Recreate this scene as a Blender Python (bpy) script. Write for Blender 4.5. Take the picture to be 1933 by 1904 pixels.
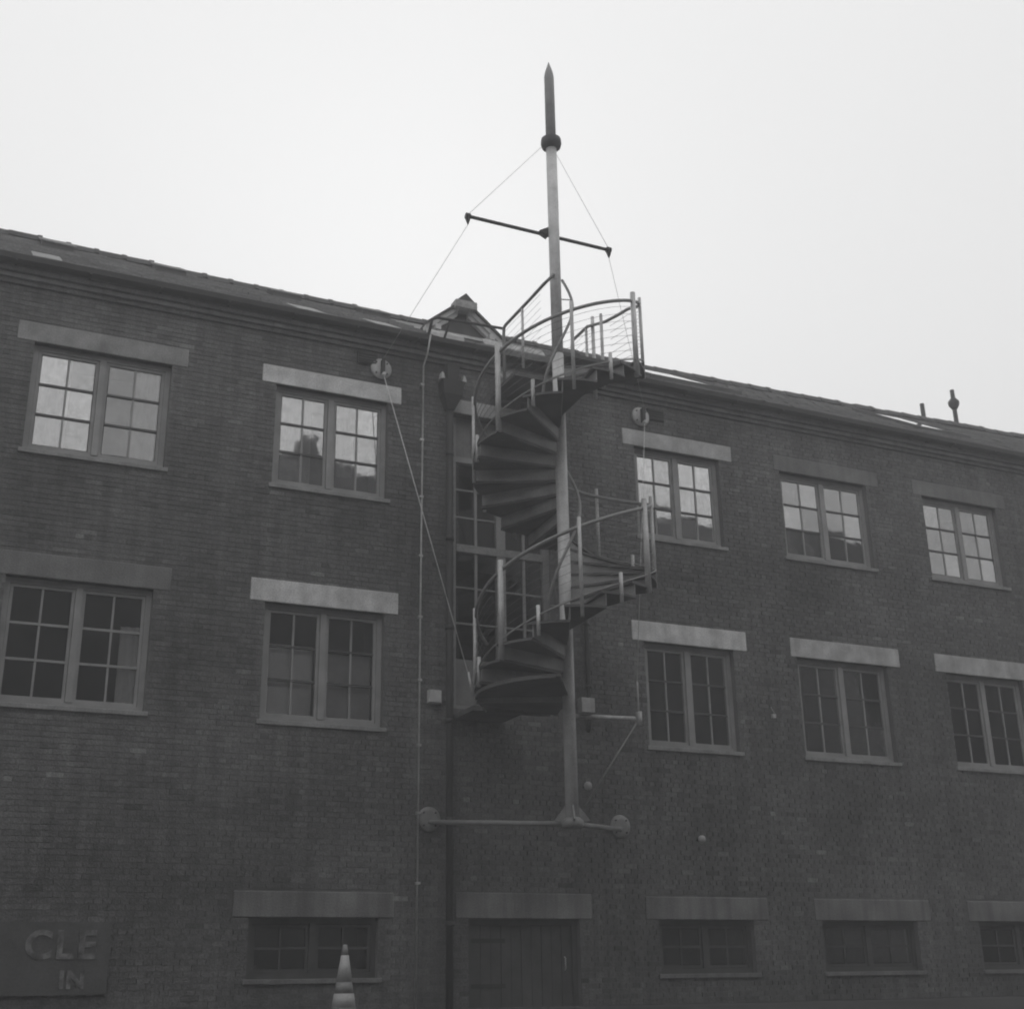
import bpy, math, random
import numpy as np
from mathutils import Vector, Matrix
random.seed(7)
rng = np.random.default_rng(11)
S = bpy.context.scene
COL = S.collection
for o in list(bpy.data.objects):
    bpy.data.objects.remove(o)
R = math.radians

# ------------------------------------------------------------------ camera
YAW, PITCH, ROLL = R(25.228), R(20.39), R(0.985)
cam_d = bpy.data.cameras.new('camera')
cam = bpy.data.objects.new('camera', cam_d); COL.objects.link(cam); S.camera = cam
cam_d.sensor_fit = 'HORIZONTAL'; cam_d.sensor_width = 36; cam_d.lens = 36 * 2450 / 1933
cam_d.clip_end = 3000; cam_d.clip_start = 0.1
r0 = Vector((math.cos(YAW), -math.sin(YAW), 0)); fh = Vector((math.sin(YAW), math.cos(YAW), 0)); zz = Vector((0, 0, 1))
fw = fh * math.cos(PITCH) + zz * math.sin(PITCH); u0 = -fh * math.sin(PITCH) + zz * math.cos(PITCH)
rt = r0 * math.cos(ROLL) - u0 * math.sin(ROLL); up = r0 * math.sin(ROLL) + u0 * math.cos(ROLL)
cam.matrix_world = Matrix(((rt.x, up.x, -fw.x, 0), (rt.y, up.y, -fw.y, -17.476), (rt.z, up.z, -fw.z, 1.6), (0, 0, 0, 1)))
cam_d.dof.use_dof = True; cam_d.dof.focus_distance = 18.6; cam_d.dof.aperture_fstop = 4.0
S.render.filter_size = 2.0; S.cycles.filter_width = 2.0

# ------------------------------------------------------------------ world, sun, exposure
SUN_EL, SUN_AZ = R(30), R(20)           # the sun stands veiled behind the building
w = bpy.data.worlds.new('World'); S.world = w; w.use_nodes = True
nt = w.node_tree; nt.nodes.clear()
out = nt.nodes.new('ShaderNodeOutputWorld'); bg = nt.nodes.new('ShaderNodeBackground')
sky = nt.nodes.new('ShaderNodeTexSky'); sky.sky_type = 'NISHITA'; sky.sun_disc = False
sky.sun_elevation = SUN_EL; sky.sun_rotation = SUN_AZ; sky.air_density = 1.0; sky.dust_density = 4.0
bw = nt.nodes.new('ShaderNodeRGBToBW')
mx = nt.nodes.new('ShaderNodeMix'); mx.data_type = 'FLOAT'; mx.inputs[0].default_value = 0.975
mx.inputs[3].default_value = 8.3        # the even white of a closed cloud sheet
tint = nt.nodes.new('ShaderNodeCombineColor')
tc = nt.nodes.new('ShaderNodeTexCoord'); no = nt.nodes.new('ShaderNodeTexNoise')
no.inputs['Scale'].default_value = 1.6; no.inputs['Detail'].default_value = 3
mr = nt.nodes.new('ShaderNodeMapRange'); mr.inputs[3].default_value = 0.97; mr.inputs[4].default_value = 1.03
mul = nt.nodes.new('ShaderNodeMath'); mul.operation = 'MULTIPLY'
L = nt.links
L.new(sky.outputs[0], bw.inputs[0]); L.new(bw.outputs[0], mx.inputs[2])
L.new(tc.outputs['Generated'], no.inputs['Vector']); L.new(no.outputs[0], mr.inputs[0])
L.new(mx.outputs[0], mul.inputs[0]); L.new(mr.outputs[0], mul.inputs[1])
for i in range(3): L.new(mul.outputs[0], tint.inputs[i])
L.new(tint.outputs[0], bg.inputs[0]); L.new(bg.outputs[0], out.inputs[0])
bg.inputs[1].default_value = 0.12
sl = bpy.data.lights.new('sun', 'SUN'); sl.energy = 0.5; sl.angle = R(20); sl.color = (1, 0.99, 0.97)
sun = bpy.data.objects.new('sun', sl); COL.objects.link(sun)
sd = Vector((math.sin(SUN_AZ) * math.cos(SUN_EL), math.cos(SUN_AZ) * math.cos(SUN_EL), math.sin(SUN_EL)))
sun.rotation_euler = sd.to_track_quat('Z', 'Y').to_euler(); sun.location = (0, 60, 60)
S.view_settings.view_transform = 'Standard'; S.view_settings.look = 'None'
S.view_settings.gamma = 1; S.view_settings.use_curve_mapping = False
S.view_settings.exposure = 0.0

# ------------------------------------------------------------------ materials
def nodes(name):
    m = bpy.data.materials.new(name); m.use_nodes = True
    return m, m.node_tree.nodes, m.node_tree.links, m.node_tree.nodes['Principled BSDF']
def mat(name, v, rough=0.7, metal=0.0, var=0.25, scale=3.0, fine=0.15, fscale=60.0, bump=0.0, streak=0.0, attr=None, cool=0.0):
    m, N, K, P = nodes(name)
    tc = N.new('ShaderNodeTexCoord'); mp = N.new('ShaderNodeMapping')
    geo = N.new('ShaderNodeNewGeometry')
    K.new(geo.outputs['Position'], mp.inputs['Vector'])
    n1 = N.new('ShaderNodeTexNoise'); n1.inputs['Scale'].default_value = scale; n1.inputs['Detail'].default_value = 5
    n2 = N.new('ShaderNodeTexNoise'); n2.inputs['Scale'].default_value = fscale; n2.inputs['Detail'].default_value = 3
    K.new(mp.outputs[0], n1.inputs['Vector']); K.new(mp.outputs[0], n2.inputs['Vector'])
    a = N.new('ShaderNodeMapRange'); a.inputs[1].default_value = .3; a.inputs[2].default_value = .7
    a.inputs[3].default_value = 1 - var; a.inputs[4].default_value = 1 + var
    b = N.new('ShaderNodeMapRange'); b.inputs[1].default_value = .3; b.inputs[2].default_value = .7
    b.inputs[3].default_value = 1 - fine; b.inputs[4].default_value = 1 + fine
    K.new(n1.outputs[0], a.inputs[0]); K.new(n2.outputs[0], b.inputs[0])
    q = N.new('ShaderNodeMath'); q.operation = 'MULTIPLY'; K.new(a.outputs[0], q.inputs[0]); K.new(b.outputs[0], q.inputs[1])
    last = q
    if streak:
        m2 = N.new('ShaderNodeMapping'); m2.inputs['Scale'].default_value = (5, 5, .35)
        K.new(geo.outputs['Position'], m2.inputs['Vector'])
        n3 = N.new('ShaderNodeTexNoise'); n3.inputs['Scale'].default_value = 1.5; n3.inputs['Detail'].default_value = 4
        K.new(m2.outputs[0], n3.inputs['Vector'])
        c = N.new('ShaderNodeMapRange'); c.inputs[1].default_value = .35; c.inputs[2].default_value = .65
        c.inputs[3].default_value = 1 - streak; c.inputs[4].default_value = 1 + streak
        K.new(n3.outputs[0], c.inputs[0])
        q2 = N.new('ShaderNodeMath'); q2.operation = 'MULTIPLY'; K.new(last.outputs[0], q2.inputs[0]); K.new(c.outputs[0], q2.inputs[1]); last = q2
    if attr:
        at = N.new('ShaderNodeAttribute'); at.attribute_name = attr
        q3 = N.new('ShaderNodeMath'); q3.operation = 'MULTIPLY'; K.new(last.outputs[0], q3.inputs[0]); K.new(at.outputs['Fac'], q3.inputs[1]); last = q3
    g = N.new('ShaderNodeMath'); g.operation = 'MULTIPLY'; g.inputs[1].default_value = v; K.new(last.outputs[0], g.inputs[0])
    cc = N.new('ShaderNodeCombineColor')
    for i in range(3): K.new(g.outputs[0], cc.inputs[i])
    K.new(cc.outputs[0], P.inputs['Base Color'])
    P.inputs['Roughness'].default_value = rough; P.inputs['Metallic'].default_value = metal
    P.inputs['Specular IOR Level'].default_value = 0.35
    if bump:
        bp = N.new('ShaderNodeBump'); bp.inputs['Strength'].default_value = bump; bp.inputs['Distance'].default_value = .01
        K.new(n2.outputs[0], bp.inputs['Height']); K.new(bp.outputs[0], P.inputs['Normal'])
    return m
M = {}
M['brick'] = mat('brick', .136, .9, var=.30, scale=.55, fine=.3, fscale=45, bump=.4, streak=.16, attr='tone')
M['brick_piece'] = mat('brick_piece', .136, .9, var=.30, scale=.55, fine=.3, fscale=45, bump=.4, streak=.16)
M['mortar'] = mat('mortar', .155, .95, var=.3, scale=.55, fine=.25, fscale=60, streak=.15)
M['stone_light'] = mat('stone_light', .66, .85, var=.24, scale=3.5, fine=.2, fscale=50, bump=.3, streak=.08)
M['stone_mid'] = mat('stone_mid', .50, .85, var=.26, scale=3.5, fine=.2, fscale=50, bump=.3, streak=.08)
M['stone_dim'] = mat('stone_dim', .30, .85, var=.26, scale=3.5, fine=.2, fscale=50, bump=.3, streak=.08)
M['stone_shaded'] = mat('stone_shaded', .20, .85, var=.3, scale=1.5, fine=.2, fscale=50, bump=.3, streak=.2)  # lintel stone darkened: the ground storey's gloom is put into the colour
M['stone_dark'] = mat('stone_dark', .19, .85, var=.25, scale=2.2, fine=.2, fscale=50, bump=.3, streak=.12)
M['frame_paint'] = mat('frame_paint', .33, .6, var=.15, scale=4, fine=.1)
M['dark_paint_shade'] = mat('dark_paint_shade', .085, .6, var=.2, scale=4, fine=.1)  # dark paint; also holds the backlit bars and ground-floor gloom as colour
M['steel'] = mat('galvanised_steel', .52, .5, metal=.25, var=.2, scale=5, fine=.2, fscale=80, streak=.15)
M['steel_dull'] = mat('dull_steel', .28, .6, metal=.2, var=.2, scale=5, fine=.2, fscale=80)
M['tread'] = mat('tread_plate', .10, .65, metal=.1, var=.25, scale=3, fine=.2, fscale=70)  # darker than the risers: shaded undersides put into the colour
M['mast'] = mat('mast_paint', .64, .55, metal=.1, var=.16, scale=4, fine=.16, fscale=70, streak=.12)
M['mast_grey'] = mat('mast_grey', .56, .6, metal=.1, var=.2, scale=3.2, fine=.18, fscale=70, streak=.12)
M['mast_top'] = mat('mast_wood', .30, .7, var=.18, scale=4, fine=.15, fscale=70, streak=.15)
M['dark_iron'] = mat('dark_iron', .045, .6, metal=.1, var=.2, scale=5)
M['rope'] = mat('rope', .62, .8, var=.1, scale=8)
M['cable'] = mat('cable', .22, .5, metal=.4, var=.1, scale=8)
M['cable_pale'] = mat('cable_pale', .45, .5, metal=.2, var=.1, scale=8)
M['slate'] = mat('slate', .17, .8, var=.28, scale=1.6, fine=.25, fscale=30, streak=.1)
M['ridge'] = mat('ridge_tile', .085, .85, var=.3, scale=2.5, fine=.2)
M['lead'] = mat('lead', .36, .6, var=.3, scale=5, fine=.25, fscale=40)
M['white_paint'] = mat('white_paint', .55, .6, var=.14, scale=5, fine=.12)
M['riser'] = mat('riser_plate', .27, .6, metal=.1, var=.25, scale=3, fine=.2, fscale=70)  # lighter than the treads: brightness of sky-facing plates put into the colour
M['board'] = mat('board', .24, .7, var=.2, scale=4, fine=.15)
M['asphalt'] = mat('asphalt', .05, .95, var=.3, scale=.6, fine=.3, fscale=40)
M['opposite'] = mat('opposite_brick', .05, .9, var=.3, scale=.8, fine=.2)
M['interior'] = mat('interior', .06, .9, var=.3, scale=1)
M['curtain'] = mat('curtain', .48, .9, var=.18, scale=3, fine=.1)
M['curtain_dim'] = mat('curtain_dim', .30, .9, var=.2, scale=3, fine=.1)
M['curtain_white'] = mat('curtain_white', .72, .9, var=.12, scale=3, fine=.1)
M['sign_dark'] = mat('sign_dark', .10, .7, var=.15)
M['sign_letter'] = mat('sign_letter', .17, .8, var=.6, scale=9)
M['cone_body'] = mat('cone_orange', .27, .6, var=.12)
M['cone_collar'] = mat('cone_white', .46, .5, var=.1)
M['lens'] = mat('lamp_lens', .45, .3, var=.05)
# window glass: part mirror, part see-through, faintly rippled
def glass(name, refl):
    m, N, K, P = nodes(name); N.remove(P)
    o = N['Material Output']; g = N.new('ShaderNodeBsdfGlossy'); g.inputs['Roughness'].default_value = .03
    t = N.new('ShaderNodeBsdfTransparent'); t.inputs['Color'].default_value = (.98, .98, .98, 1)
    dn = N.new('ShaderNodeTexNoise'); dn.inputs['Scale'].default_value = 11; dn.inputs['Detail'].default_value = 6; dn.inputs['Roughness'].default_value = .65
    dg = N.new('ShaderNodeNewGeometry'); K.new(dg.outputs['Position'], dn.inputs['Vector'])
    dr = N.new('ShaderNodeMapRange'); dr.inputs[1].default_value = .3; dr.inputs[2].default_value = .7; dr.inputs[3].default_value = .78; dr.inputs[4].default_value = 1.0
    K.new(dn.outputs[0], dr.inputs[0]); dc = N.new('ShaderNodeCombineColor')
    for i in range(3): K.new(dr.outputs[0], dc.inputs[i])
    K.new(dc.outputs[0], g.inputs['Color'])
    x = N.new('ShaderNodeMixShader'); lw = N.new('ShaderNodeFresnel'); lw.inputs['IOR'].default_value = 1.5
    ad = N.new('ShaderNodeMath'); ad.operation = 'ADD'; ad.use_clamp = True; ad.inputs[1].default_value = refl
    no = N.new('ShaderNodeTexNoise'); no.inputs['Scale'].default_value = 3.5; geo = N.new('ShaderNodeNewGeometry')
    K.new(geo.outputs['Position'], no.inputs['Vector'])
    bp = N.new('ShaderNodeBump'); bp.inputs['Strength'].default_value = .12; bp.inputs['Distance'].default_value = .006
    K.new(no.outputs[0], bp.inputs['Height']); K.new(bp.outputs[0], g.inputs['Normal'])
    K.new(lw.outputs[0], ad.inputs[0]); K.new(ad.outputs[0], x.inputs[0])
    K.new(t.outputs[0], x.inputs[1]); K.new(g.outputs[0], x.inputs[2]); K.new(x.outputs[0], o.inputs[0])
    return m
M['glass'] = glass('glass', .27)
M['glass_b'] = glass('glass_b', .24)
M['glass_c'] = glass('glass_c', .36)
M['glass_low'] = glass('glass_low', .035)
M['glass_dim'] = glass('glass_dim', .10)
M['skylight'] = glass('skylight_glass', .45)

# ------------------------------------------------------------------ helpers
WL = {}                                   # world position of every object made here
def setp(o, label=None, cat=None, group=None, kind=None):
    if label: o['label'] = label
    if cat: o['category'] = cat
    if group: o['group'] = group
    if kind: o['kind'] = kind
    return o
def thing(name, loc, label=None, cat=None, group=None):
    o = bpy.data.objects.new(name, None); COL.objects.link(o); o.location = loc; o.empty_display_size = .3
    WL[o] = Vector(loc); return setp(o, label, cat, group)
def place(name, me, m, parent, loc, rot=(0, 0, 0), smooth=False):
    o = bpy.data.objects.new(name, me); COL.objects.link(o)
    if m and not me.materials: me.materials.append(m)
    WL[o] = Vector(loc)
    if parent: o.parent = parent; o.location = Vector(loc) - WL[parent]
    else: o.location = loc
    o.rotation_euler = rot
    return o
class MB:
    def __init__(s): s.v = []; s.f = []; s.sm = []
    def add(s, vs, fs, smooth=False):
        b = len(s.v); s.v += [tuple(v) for v in vs]; s.f += [tuple(b + i for i in f) for f in fs]; s.sm += [smooth] * len(fs); return s
    def box(s, x0, x1, y0, y1, z0, z1):
        return s.add([(x0,y0,z0),(x1,y0,z0),(x1,y1,z0),(x0,y1,z0),(x0,y0,z1),(x1,y0,z1),(x1,y1,z1),(x0,y1,z1)],
                     [(3,2,1,0),(4,5,6,7),(0,1,5,4),(1,2,6,5),(2,3,7,6),(3,0,4,7)])
    def tube(s, pts, r, n=10, cap=True):
        pts = [Vector(p) for p in pts]; k = len(pts); rs = r if isinstance(r, (list, tuple)) else [r] * k
        t0 = (pts[1] - pts[0]).normalized(); a = Vector((0, 0, 1)) if abs(t0.z) < .9 else Vector((1, 0, 0))
        nrm = (a - t0 * a.dot(t0)).normalized(); vs = []
        for i, p in enumerate(pts):
            t = (pts[min(i + 1, k - 1)] - pts[max(i - 1, 0)]).normalized()
            nrm = (nrm - t * nrm.dot(t)).normalized(); bn = t.cross(nrm)
            for j in range(n):
                q = 2 * math.pi * j / n; vs.append(p + (nrm * math.cos(q) + bn * math.sin(q)) * rs[i])
        fs = [(i*n+j, i*n+(j+1)%n, (i+1)*n+(j+1)%n, (i+1)*n+j) for i in range(k-1) for j in range(n)]
        s.add(vs, fs, True)
        if cap:
            b = len(s.v) - k * n
            s.f += [tuple(b + j for j in reversed(range(n))), tuple(b + (k-1)*n + j for j in range(n))]; s.sm += [False, False]
        return s
    def lathe(s, prof, c=(0,0,0), n=20, axis='z'):
        vs = []
        for (r, h) in prof:
            for j in range(n):
                q = 2*math.pi*j/n; a, b = r*math.cos(q), r*math.sin(q)
                vs.append((c[0]+a, c[1]+b, c[2]+h) if axis == 'z' else (c[0]+a, c[1]+h, c[2]-b))
        k = len(prof)
        fs = [(i*n+j, i*n+(j+1)%n, (i+1)*n+(j+1)%n, (i+1)*n+j) for i in range(k-1) for j in range(n)]
        s.add(vs, fs, True)
        b = len(s.v) - k*n
        s.f += [tuple(b+j for j in reversed(range(n))), tuple(b+(k-1)*n+j for j in range(n))]; s.sm += [False, False]
        return s
    def prism(s, poly, axis, a, b):       # poly in the two other axes, extruded along axis
        def P(u, v, w): return {'x': (w, u, v), 'y': (u, w, v), 'z': (u, v, w)}[axis]
        n = len(poly); vs = [P(u, v, a) for u, v in poly] + [P(u, v, b) for u, v in poly]
        fs = [tuple(range(n))[::-1], tuple(range(n, 2*n))] + [(i, (i+1) % n, n+(i+1) % n, n+i) for i in range(n)]
        return s.add(vs, fs)
    def mesh(s, name, origin):
        me = bpy.data.meshes.new(name); o = Vector(origin)
        me.from_pydata([tuple(Vector(v) - o) for v in s.v], [], s.f)
        for p, k in zip(me.polygons, s.sm): p.use_smooth = k
        import bmesh
        bm = bmesh.new(); bm.from_mesh(me); bmesh.ops.recalc_face_normals(bm, faces=bm.faces); bm.to_mesh(me); bm.free()
        return me
    def build(s, name, m, parent=None, bevel=0, origin=None):
        if origin is None:
            a = np.array(s.v); c = (a.min(0) + a.max(0)) / 2; origin = (float(c[0]), float(c[1]), float(c[2]))
        o = place(name, s.mesh(name, origin), m, parent, origin)
        if bevel:
            b = o.modifiers.new('bevel', 'BEVEL'); b.width = bevel; b.segments = 2; b.limit_method = 'ANGLE'
        return o
CACHE = {}
def boxpart(name, x0, x1, y0, y1, z0, z1, m, parent, bevel=0):
    key = (round(x1-x0, 4), round(y1-y0, 4), round(z1-z0, 4), m.name)
    c = ((x0+x1)/2, (y0+y1)/2, (z0+z1)/2)
    if key not in CACHE:
        b = MB().box(x0, x1, y0, y1, z0, z1); CACHE[key] = b.mesh(name, c); CACHE[key].materials.append(m)
    o = place(name, CACHE[key], None, parent, c)
    if bevel:
        q = o.modifiers.new('bevel', 'BEVEL'); q.width = bevel; q.segments = 2
    return o

# ------------------------------------------------------------------ ground (rises gently towards the building)
GZ = 1.33
def gz(y): return GZ if y > -2 else max(0.0, GZ * (y + 17.4) / 15.4)
gy = [-900, -60, -17.4, -12, -7, -2, 30, 1500]; gx = [-900, -60, -20, 0, 10, 20, 40, 100, 1500]
g = MB(); nx = len(gx)
g.add([(x, y, gz(y) if y < 29 else GZ) for y in gy for x in gx],
      [(j*nx+i, j*nx+i+1, (j+1)*nx+i+1, (j+1)*nx+i) for j in range(len(gy)-1) for i in range(nx-1)])
setp(g.build('ground', M['asphalt']), kind='structure')

# ------------------------------------------------------------------ brick building
BX0, BX1 = -7.0, 31.0
bld = thing('brick_building', (12, 0, GZ), 'long three storey dark brick warehouse with stone lintels, paned windows and a slate roof', 'building')
YD = 8.0                                  # depth of the block, ridge in the middle
EZ = 11.28                                # eaves
UT, UB, LT, LB, GT, GB = 10.17, 8.56, 6.77, 5.09, 2.51, 1.75
cols = [(-2.35, -.55, -2.6, -.35), (.90, 2.80, .66, 3.02), (4.35, 6.13, 4.13, 6.34), (10.53, 12.23, 10.31, 12.50), (13.52, 15.45, 13.40, 15.74), (16.78, 18.62, 16.56, 18.86), (20.0, 21.8, 19.8, 22.0), (23.2, 25.0, 23.0, 25.2)]
openings = []
for c in cols:
    openings += [(c[0], c[1], UB, UT), (c[0], c[1], LB, LT)] + ([(c[0], c[1], GB, GT)] if c[0] > 3 else [])
BAY = (7.23, 8.95, 5.45, 10.20); openings.append(BAY)
GD = (7.45, 9.20, GZ, 2.51); openings.append(GD)
lint = []
for i, c in enumerate(cols):
    lint += [(c[2], c[3], 10.17, 10.46, 'stone_dim' if i < 2 else ('stone_light' if i == 2 else 'stone_mid' if i == 3 else 'stone_dark')),  # left upper lintels darker: corner vignette put into the stone colour
             (c[2], c[3], 6.77, 7.10, 'stone_dark' if i < 2 else ('stone_light' if i < 4 else 'stone_mid')),
             ] + ([(c[2], c[3], 2.51, 2.84, 'stone_shaded')] if i > 1 else [])
lint += [(7.20, 9.0, 10.20, 10.44, 'stone_mid'), (7.25, 9.40, 2.51, 2.86, 'stone_shaded')]
# backing wall with real openings and reveals
xs = sorted({BX0, BX1} | {v for o in openings for v in o[:2]}); zs = sorted({GZ - .4, EZ} | {v for o in openings for v in o[2:]})
wb = MB()
for i in range(len(xs)-1):
    for j in range(len(zs)-1):
        cx, cz = (xs[i]+xs[i+1])/2, (zs[j]+zs[j+1])/2
        if any(o[0] < cx < o[1] and o[2] < cz < o[3] for o in openings): continue
        wb.add([(xs[i],0,zs[j]),(xs[i+1],0,zs[j]),(xs[i+1],0,zs[j+1]),(xs[i],0,zs[j+1])], [(0,1,2,3)])
for (a, b, c, d) in openings:
    dep = .34
    wb.add([(a,0,c),(b,0,c),(b,0,d),(a,0,d),(a,dep,c),(b,dep,c),(b,dep,d),(a,dep,d)], [(0,4,5,1),(1,5,6,2),(2,6,7,3),(3,7,4,0)])
wb.build('wall', M['mortar'], bld)
# side and rear walls, gable ends and the dark rooms
sw = MB()
RZ = EZ - .0 + 4.0 * .645
for x in (BX0, BX1):
    sw.add([(x,0,GZ-.4),(x,YD,GZ-.4),(x,YD,EZ),(x,4,RZ),(x,0,EZ)], [(0,1,2,3,4)])
sw.add([(BX0,YD,GZ-.4),(BX1,YD,GZ-.4),(BX1,YD,EZ),(BX0,YD,EZ)], [(0,1,2,3)])
sw.build('rear_wall', M['brick_piece'], bld)
rm = MB()
rm.add([(BX0,3.2,GZ-.4),(BX1,3.2,GZ-.4),(BX1,3.2,EZ),(BX0,3.2,EZ)], [(0,1,2,3)])
for z in (4.2, 7.7): rm.add([(BX0,.35,z),(BX1,.35,z),(BX1,3.2,z),(BX0,3.2,z)], [(0,1,2,3)])
for x in (-3.2, 3.6, 6.9, 9.9, 12.9, 16.1, 19.3, 22.6): rm.add([(x,.35,GZ-.4),(x,3.2,GZ-.4),(x,3.2,EZ),(x,.35,EZ)], [(0,1,2,3)])
rm.build('room_partition', M['interior'], bld)

# bricks: every course is real geometry
CH, BL, J = .0725, .222, .009
blocked = openings + [l[:4] for l in lint]
BV, BF, BT = [], [], []
single = []
nz = int((10.995 - (GZ - .05)) / CH)
for k in range(nz + 1):
    z0 = GZ - .05 + k * CH; z1 = z0 + CH - J
    if z1 > 11.0: break
    bl = [(o[0], o[1]) for o in blocked if o[2] < z1 - .02 and o[3] > z0 + .02]
    off = (BL / 2 if k % 2 else 0) + random.uniform(-.008, .008); x = BX0 - BL + off
    header = (k % 5 == 4)
    step = BL / 2 if header else BL
    if header: x += BL / 4
    while x < BX1:
        segs = [(max(x + J / 2, BX0), min(x + step - J / 2, BX1))]
        for (a, b) in bl:
            ns = []
            for (p, q) in segs:
                if q <= a or p >= b: ns.append((p, q))
                else:
                    if p < a: ns.append((p, a))
                    if q > b: ns.append((b, q))
            segs = ns
        for (p, q) in segs:
            if q - p < .03: continue
            pr = .008 + rng.uniform(-.003, .004); tn = float(np.clip(rng.normal(1, .11) * (rng.uniform(.55, 1.6) if rng.random() < .025 else 1), .5, 1.7))
            if 6.28 < p and q < 7.09 and 5.3 < z0 < 8.4 and len(single) < 300 and not header:
                single.append((p, q, z0, z1, pr, tn)); continue
            dz = rng.uniform(-.0015, .0015)
            b = len(BV); y = -pr
            BV += [(p,y,z0+dz),(q,y,z0+dz),(q,y,z1+dz),(p,y,z1+dz),(p,.004,z0+dz),(q,.004,z0+dz),(q,.004,z1+dz),(p,.004,z1+dz)]
            BF += [(b,b+1,b+2,b+3),(b,b+4,b+5,b+1),(b+1,b+5,b+6,b+2),(b+2,b+6,b+7,b+3),(b+3,b+7,b+4,b)]
            BT += [tn] * 8
        x += step
me = bpy.data.meshes.new('brickwork'); me.from_pydata(BV, [], BF)
at = me.attributes.new('tone', 'FLOAT', 'POINT'); at.data.foreach_set('value', BT)
me.materials.append(M['brick'])
setp(place('brickwork', me, None, bld, (0, 0, 0)), kind='stuff')
bmesh_cache = {}
tones = [mat('brick_tone', .136 * t, .9, var=.30, scale=.55, fine=.3, fscale=45, bump=.4, streak=.16) for t in (.84, .95, 1.04, 1.14)]
for (p, q, z0, z1, pr, tn) in single:
    ti = 0 if tn < .86 else 1 if tn < 1 else 2 if tn < 1.13 else 3
    key = (round(q - p, 2), ti)
    if key not in bmesh_cache:
        l = (q - p) / 2; h = (z1 - z0) / 2
        bb = MB().box(-l, l, -.008, .004, -h, h); bmesh_cache[key] = bb.mesh('brick', (0, 0, 0)); bmesh_cache[key].materials.append(tones[ti])
    place('brick', bmesh_cache[key], None, bld, ((p + q) / 2, -pr + .008, (z0 + z1) / 2))
for (a, b, c, d, mm) in lint:
    boxpart('lintel', a, b, -.022, .12, c, d, M[mm], bld, .012)
# corbelled cornice, soffit and gutter (gap where the bridge lands)
for k, (z0, z1, pj) in enumerate([(11.0, 11.07, .05), (11.07, 11.14, .10), (11.14, 11.215, .155)]):
    for (a, b) in ((BX0, 7.98), (9.12, BX1)):
        n = 12 if a < 0 else 18
        for i in range(n):
            e0, e1 = a + (b - a) * i / n, a + (b - a) * (i + 1) / n
            boxpart('cornice_stone', e0 + .003, e1 - .003, -pj - (.004 * (i % 2)), .02, z0, z1 - .004, M['brick_piece' if k != 1 else 'stone_dark'], bld)
gt = MB()
for (a, b) in ((BX0, 7.95), (9.15, BX1)):
    gt.prism([(-.17, 11.23), (-.30, 11.25), (-.31, 11.33), (-.29, 11.33), (-.28, 11.27), (-.17, 11.26)], 'x', a, b)
gt.build('gutter', M['dark_iron'], bld)

# windows ------------------------------------------------------------
def vary(g): return random.choice(['glass', 'glass', 'glass_b', 'glass_c']) if g == 'glass' else g
def window(a, b, c, d, g, barm, g2=None, rows=3, frm='frame_paint'):
    """two casements of two by three panes; every pane is its own piece"""
    y = .13; fwid = .075; mid = (a + b) / 2
    fr = MB()
    fr.box(a, a+fwid, y-.03, y+.06, c, d); fr.box(b-fwid, b, y-.03, y+.06, c, d)
    fr.box(a+fwid, b-fwid, y-.03, y+.06, d-fwid, d); fr.box(a+fwid, b-fwid, y-.03, y+.06, c, c+fwid)
    W = fr.build('window', M[frm], bld)
    boxpart('mullion', mid-.045, mid+.045, y-.045, y+.06, c+fwid, d-fwid, M[frm], W)
    for (p, q) in ((a+fwid, mid-.045), (mid+.045, b-fwid)):
        s = .045; z0, z1 = c+fwid, d-fwid
        sh = MB(); sh.box(p+.004, p+s, y-.012, y+.03, z0+.004, z1-.004); sh.box(q-s, q-.004, y-.012, y+.03, z0+.004, z1-.004)
        sh.box(p+s, q-s, y-.012, y+.03, z1-s, z1-.004); sh.box(p+s, q-s, y-.012, y+.03, z0+.004, z0+s)
        sh.build('sash', M[frm], W)
        p2, q2, e0, e1 = p+s, q-s, z0+s, z1-s
        xm = (p2+q2)/2; zh = [e0 + (e1-e0)*i/rows for i in range(rows+1)]
        boxpart('glazing_bar', xm-.014, xm+.014, y-.010, y+.02, e0, e1, M[frm], W)
        for z in zh[1:-1]:
            boxpart('glazing_bar', p2, q2, y-.016, y+.024, z-.017, z+.017, M[barm], W)  # horizontal bars darker than the frame: backlit look put into the colour
        for i in range(rows):
            for (u, v) in ((p2, xm), (xm, q2)):
                tz = random.uniform(-.006, .006); tx = random.uniform(-.006, .006)
                o = boxpart('pane', u+.012, v-.012, y+.002, y+.006, zh[i]+.014, zh[i+1]-.014, M[vary(g if p < mid - .1 or not g2 else g2)], W)
                o.rotation_euler = (tx, 0, tz)
    boxpart('sill', a-.05, b+.05, -.045, .13, c-.065, c-.002, M['stone_dim' if c > 3 else 'stone_dark'], bld, .008)  # ground sills darker, that storey's gloom held in the colour
    return W
def drape(W, x0, x1, z0, z1, m='curtain', y=.215, folds=True):
    n = max(3, int((x1-x0)/.035)); vs = []; fs = []
    for i in range(n+1):
        x = x0 + (x1-x0)*i/n; yy = y + (.022*math.sin(i*1.9) + .01*math.sin(i*.7) if folds else 0)
        vs += [(x, yy, z0), (x, yy, z1), (x, yy+.006, z0), (x, yy+.006, z1)]
    for i in range(n):
        q = 4*i; fs += [(q, q+4, q+5, q+1), (q+2, q+3, q+7, q+6)]
    fs += [(0, 1, 3, 2), (4*n, 4*n+2, 4*n+3, 4*n+1)]
    MB().add(vs, fs, True).build('curtain' if folds else 'roller_blind', M[m], W)
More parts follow.
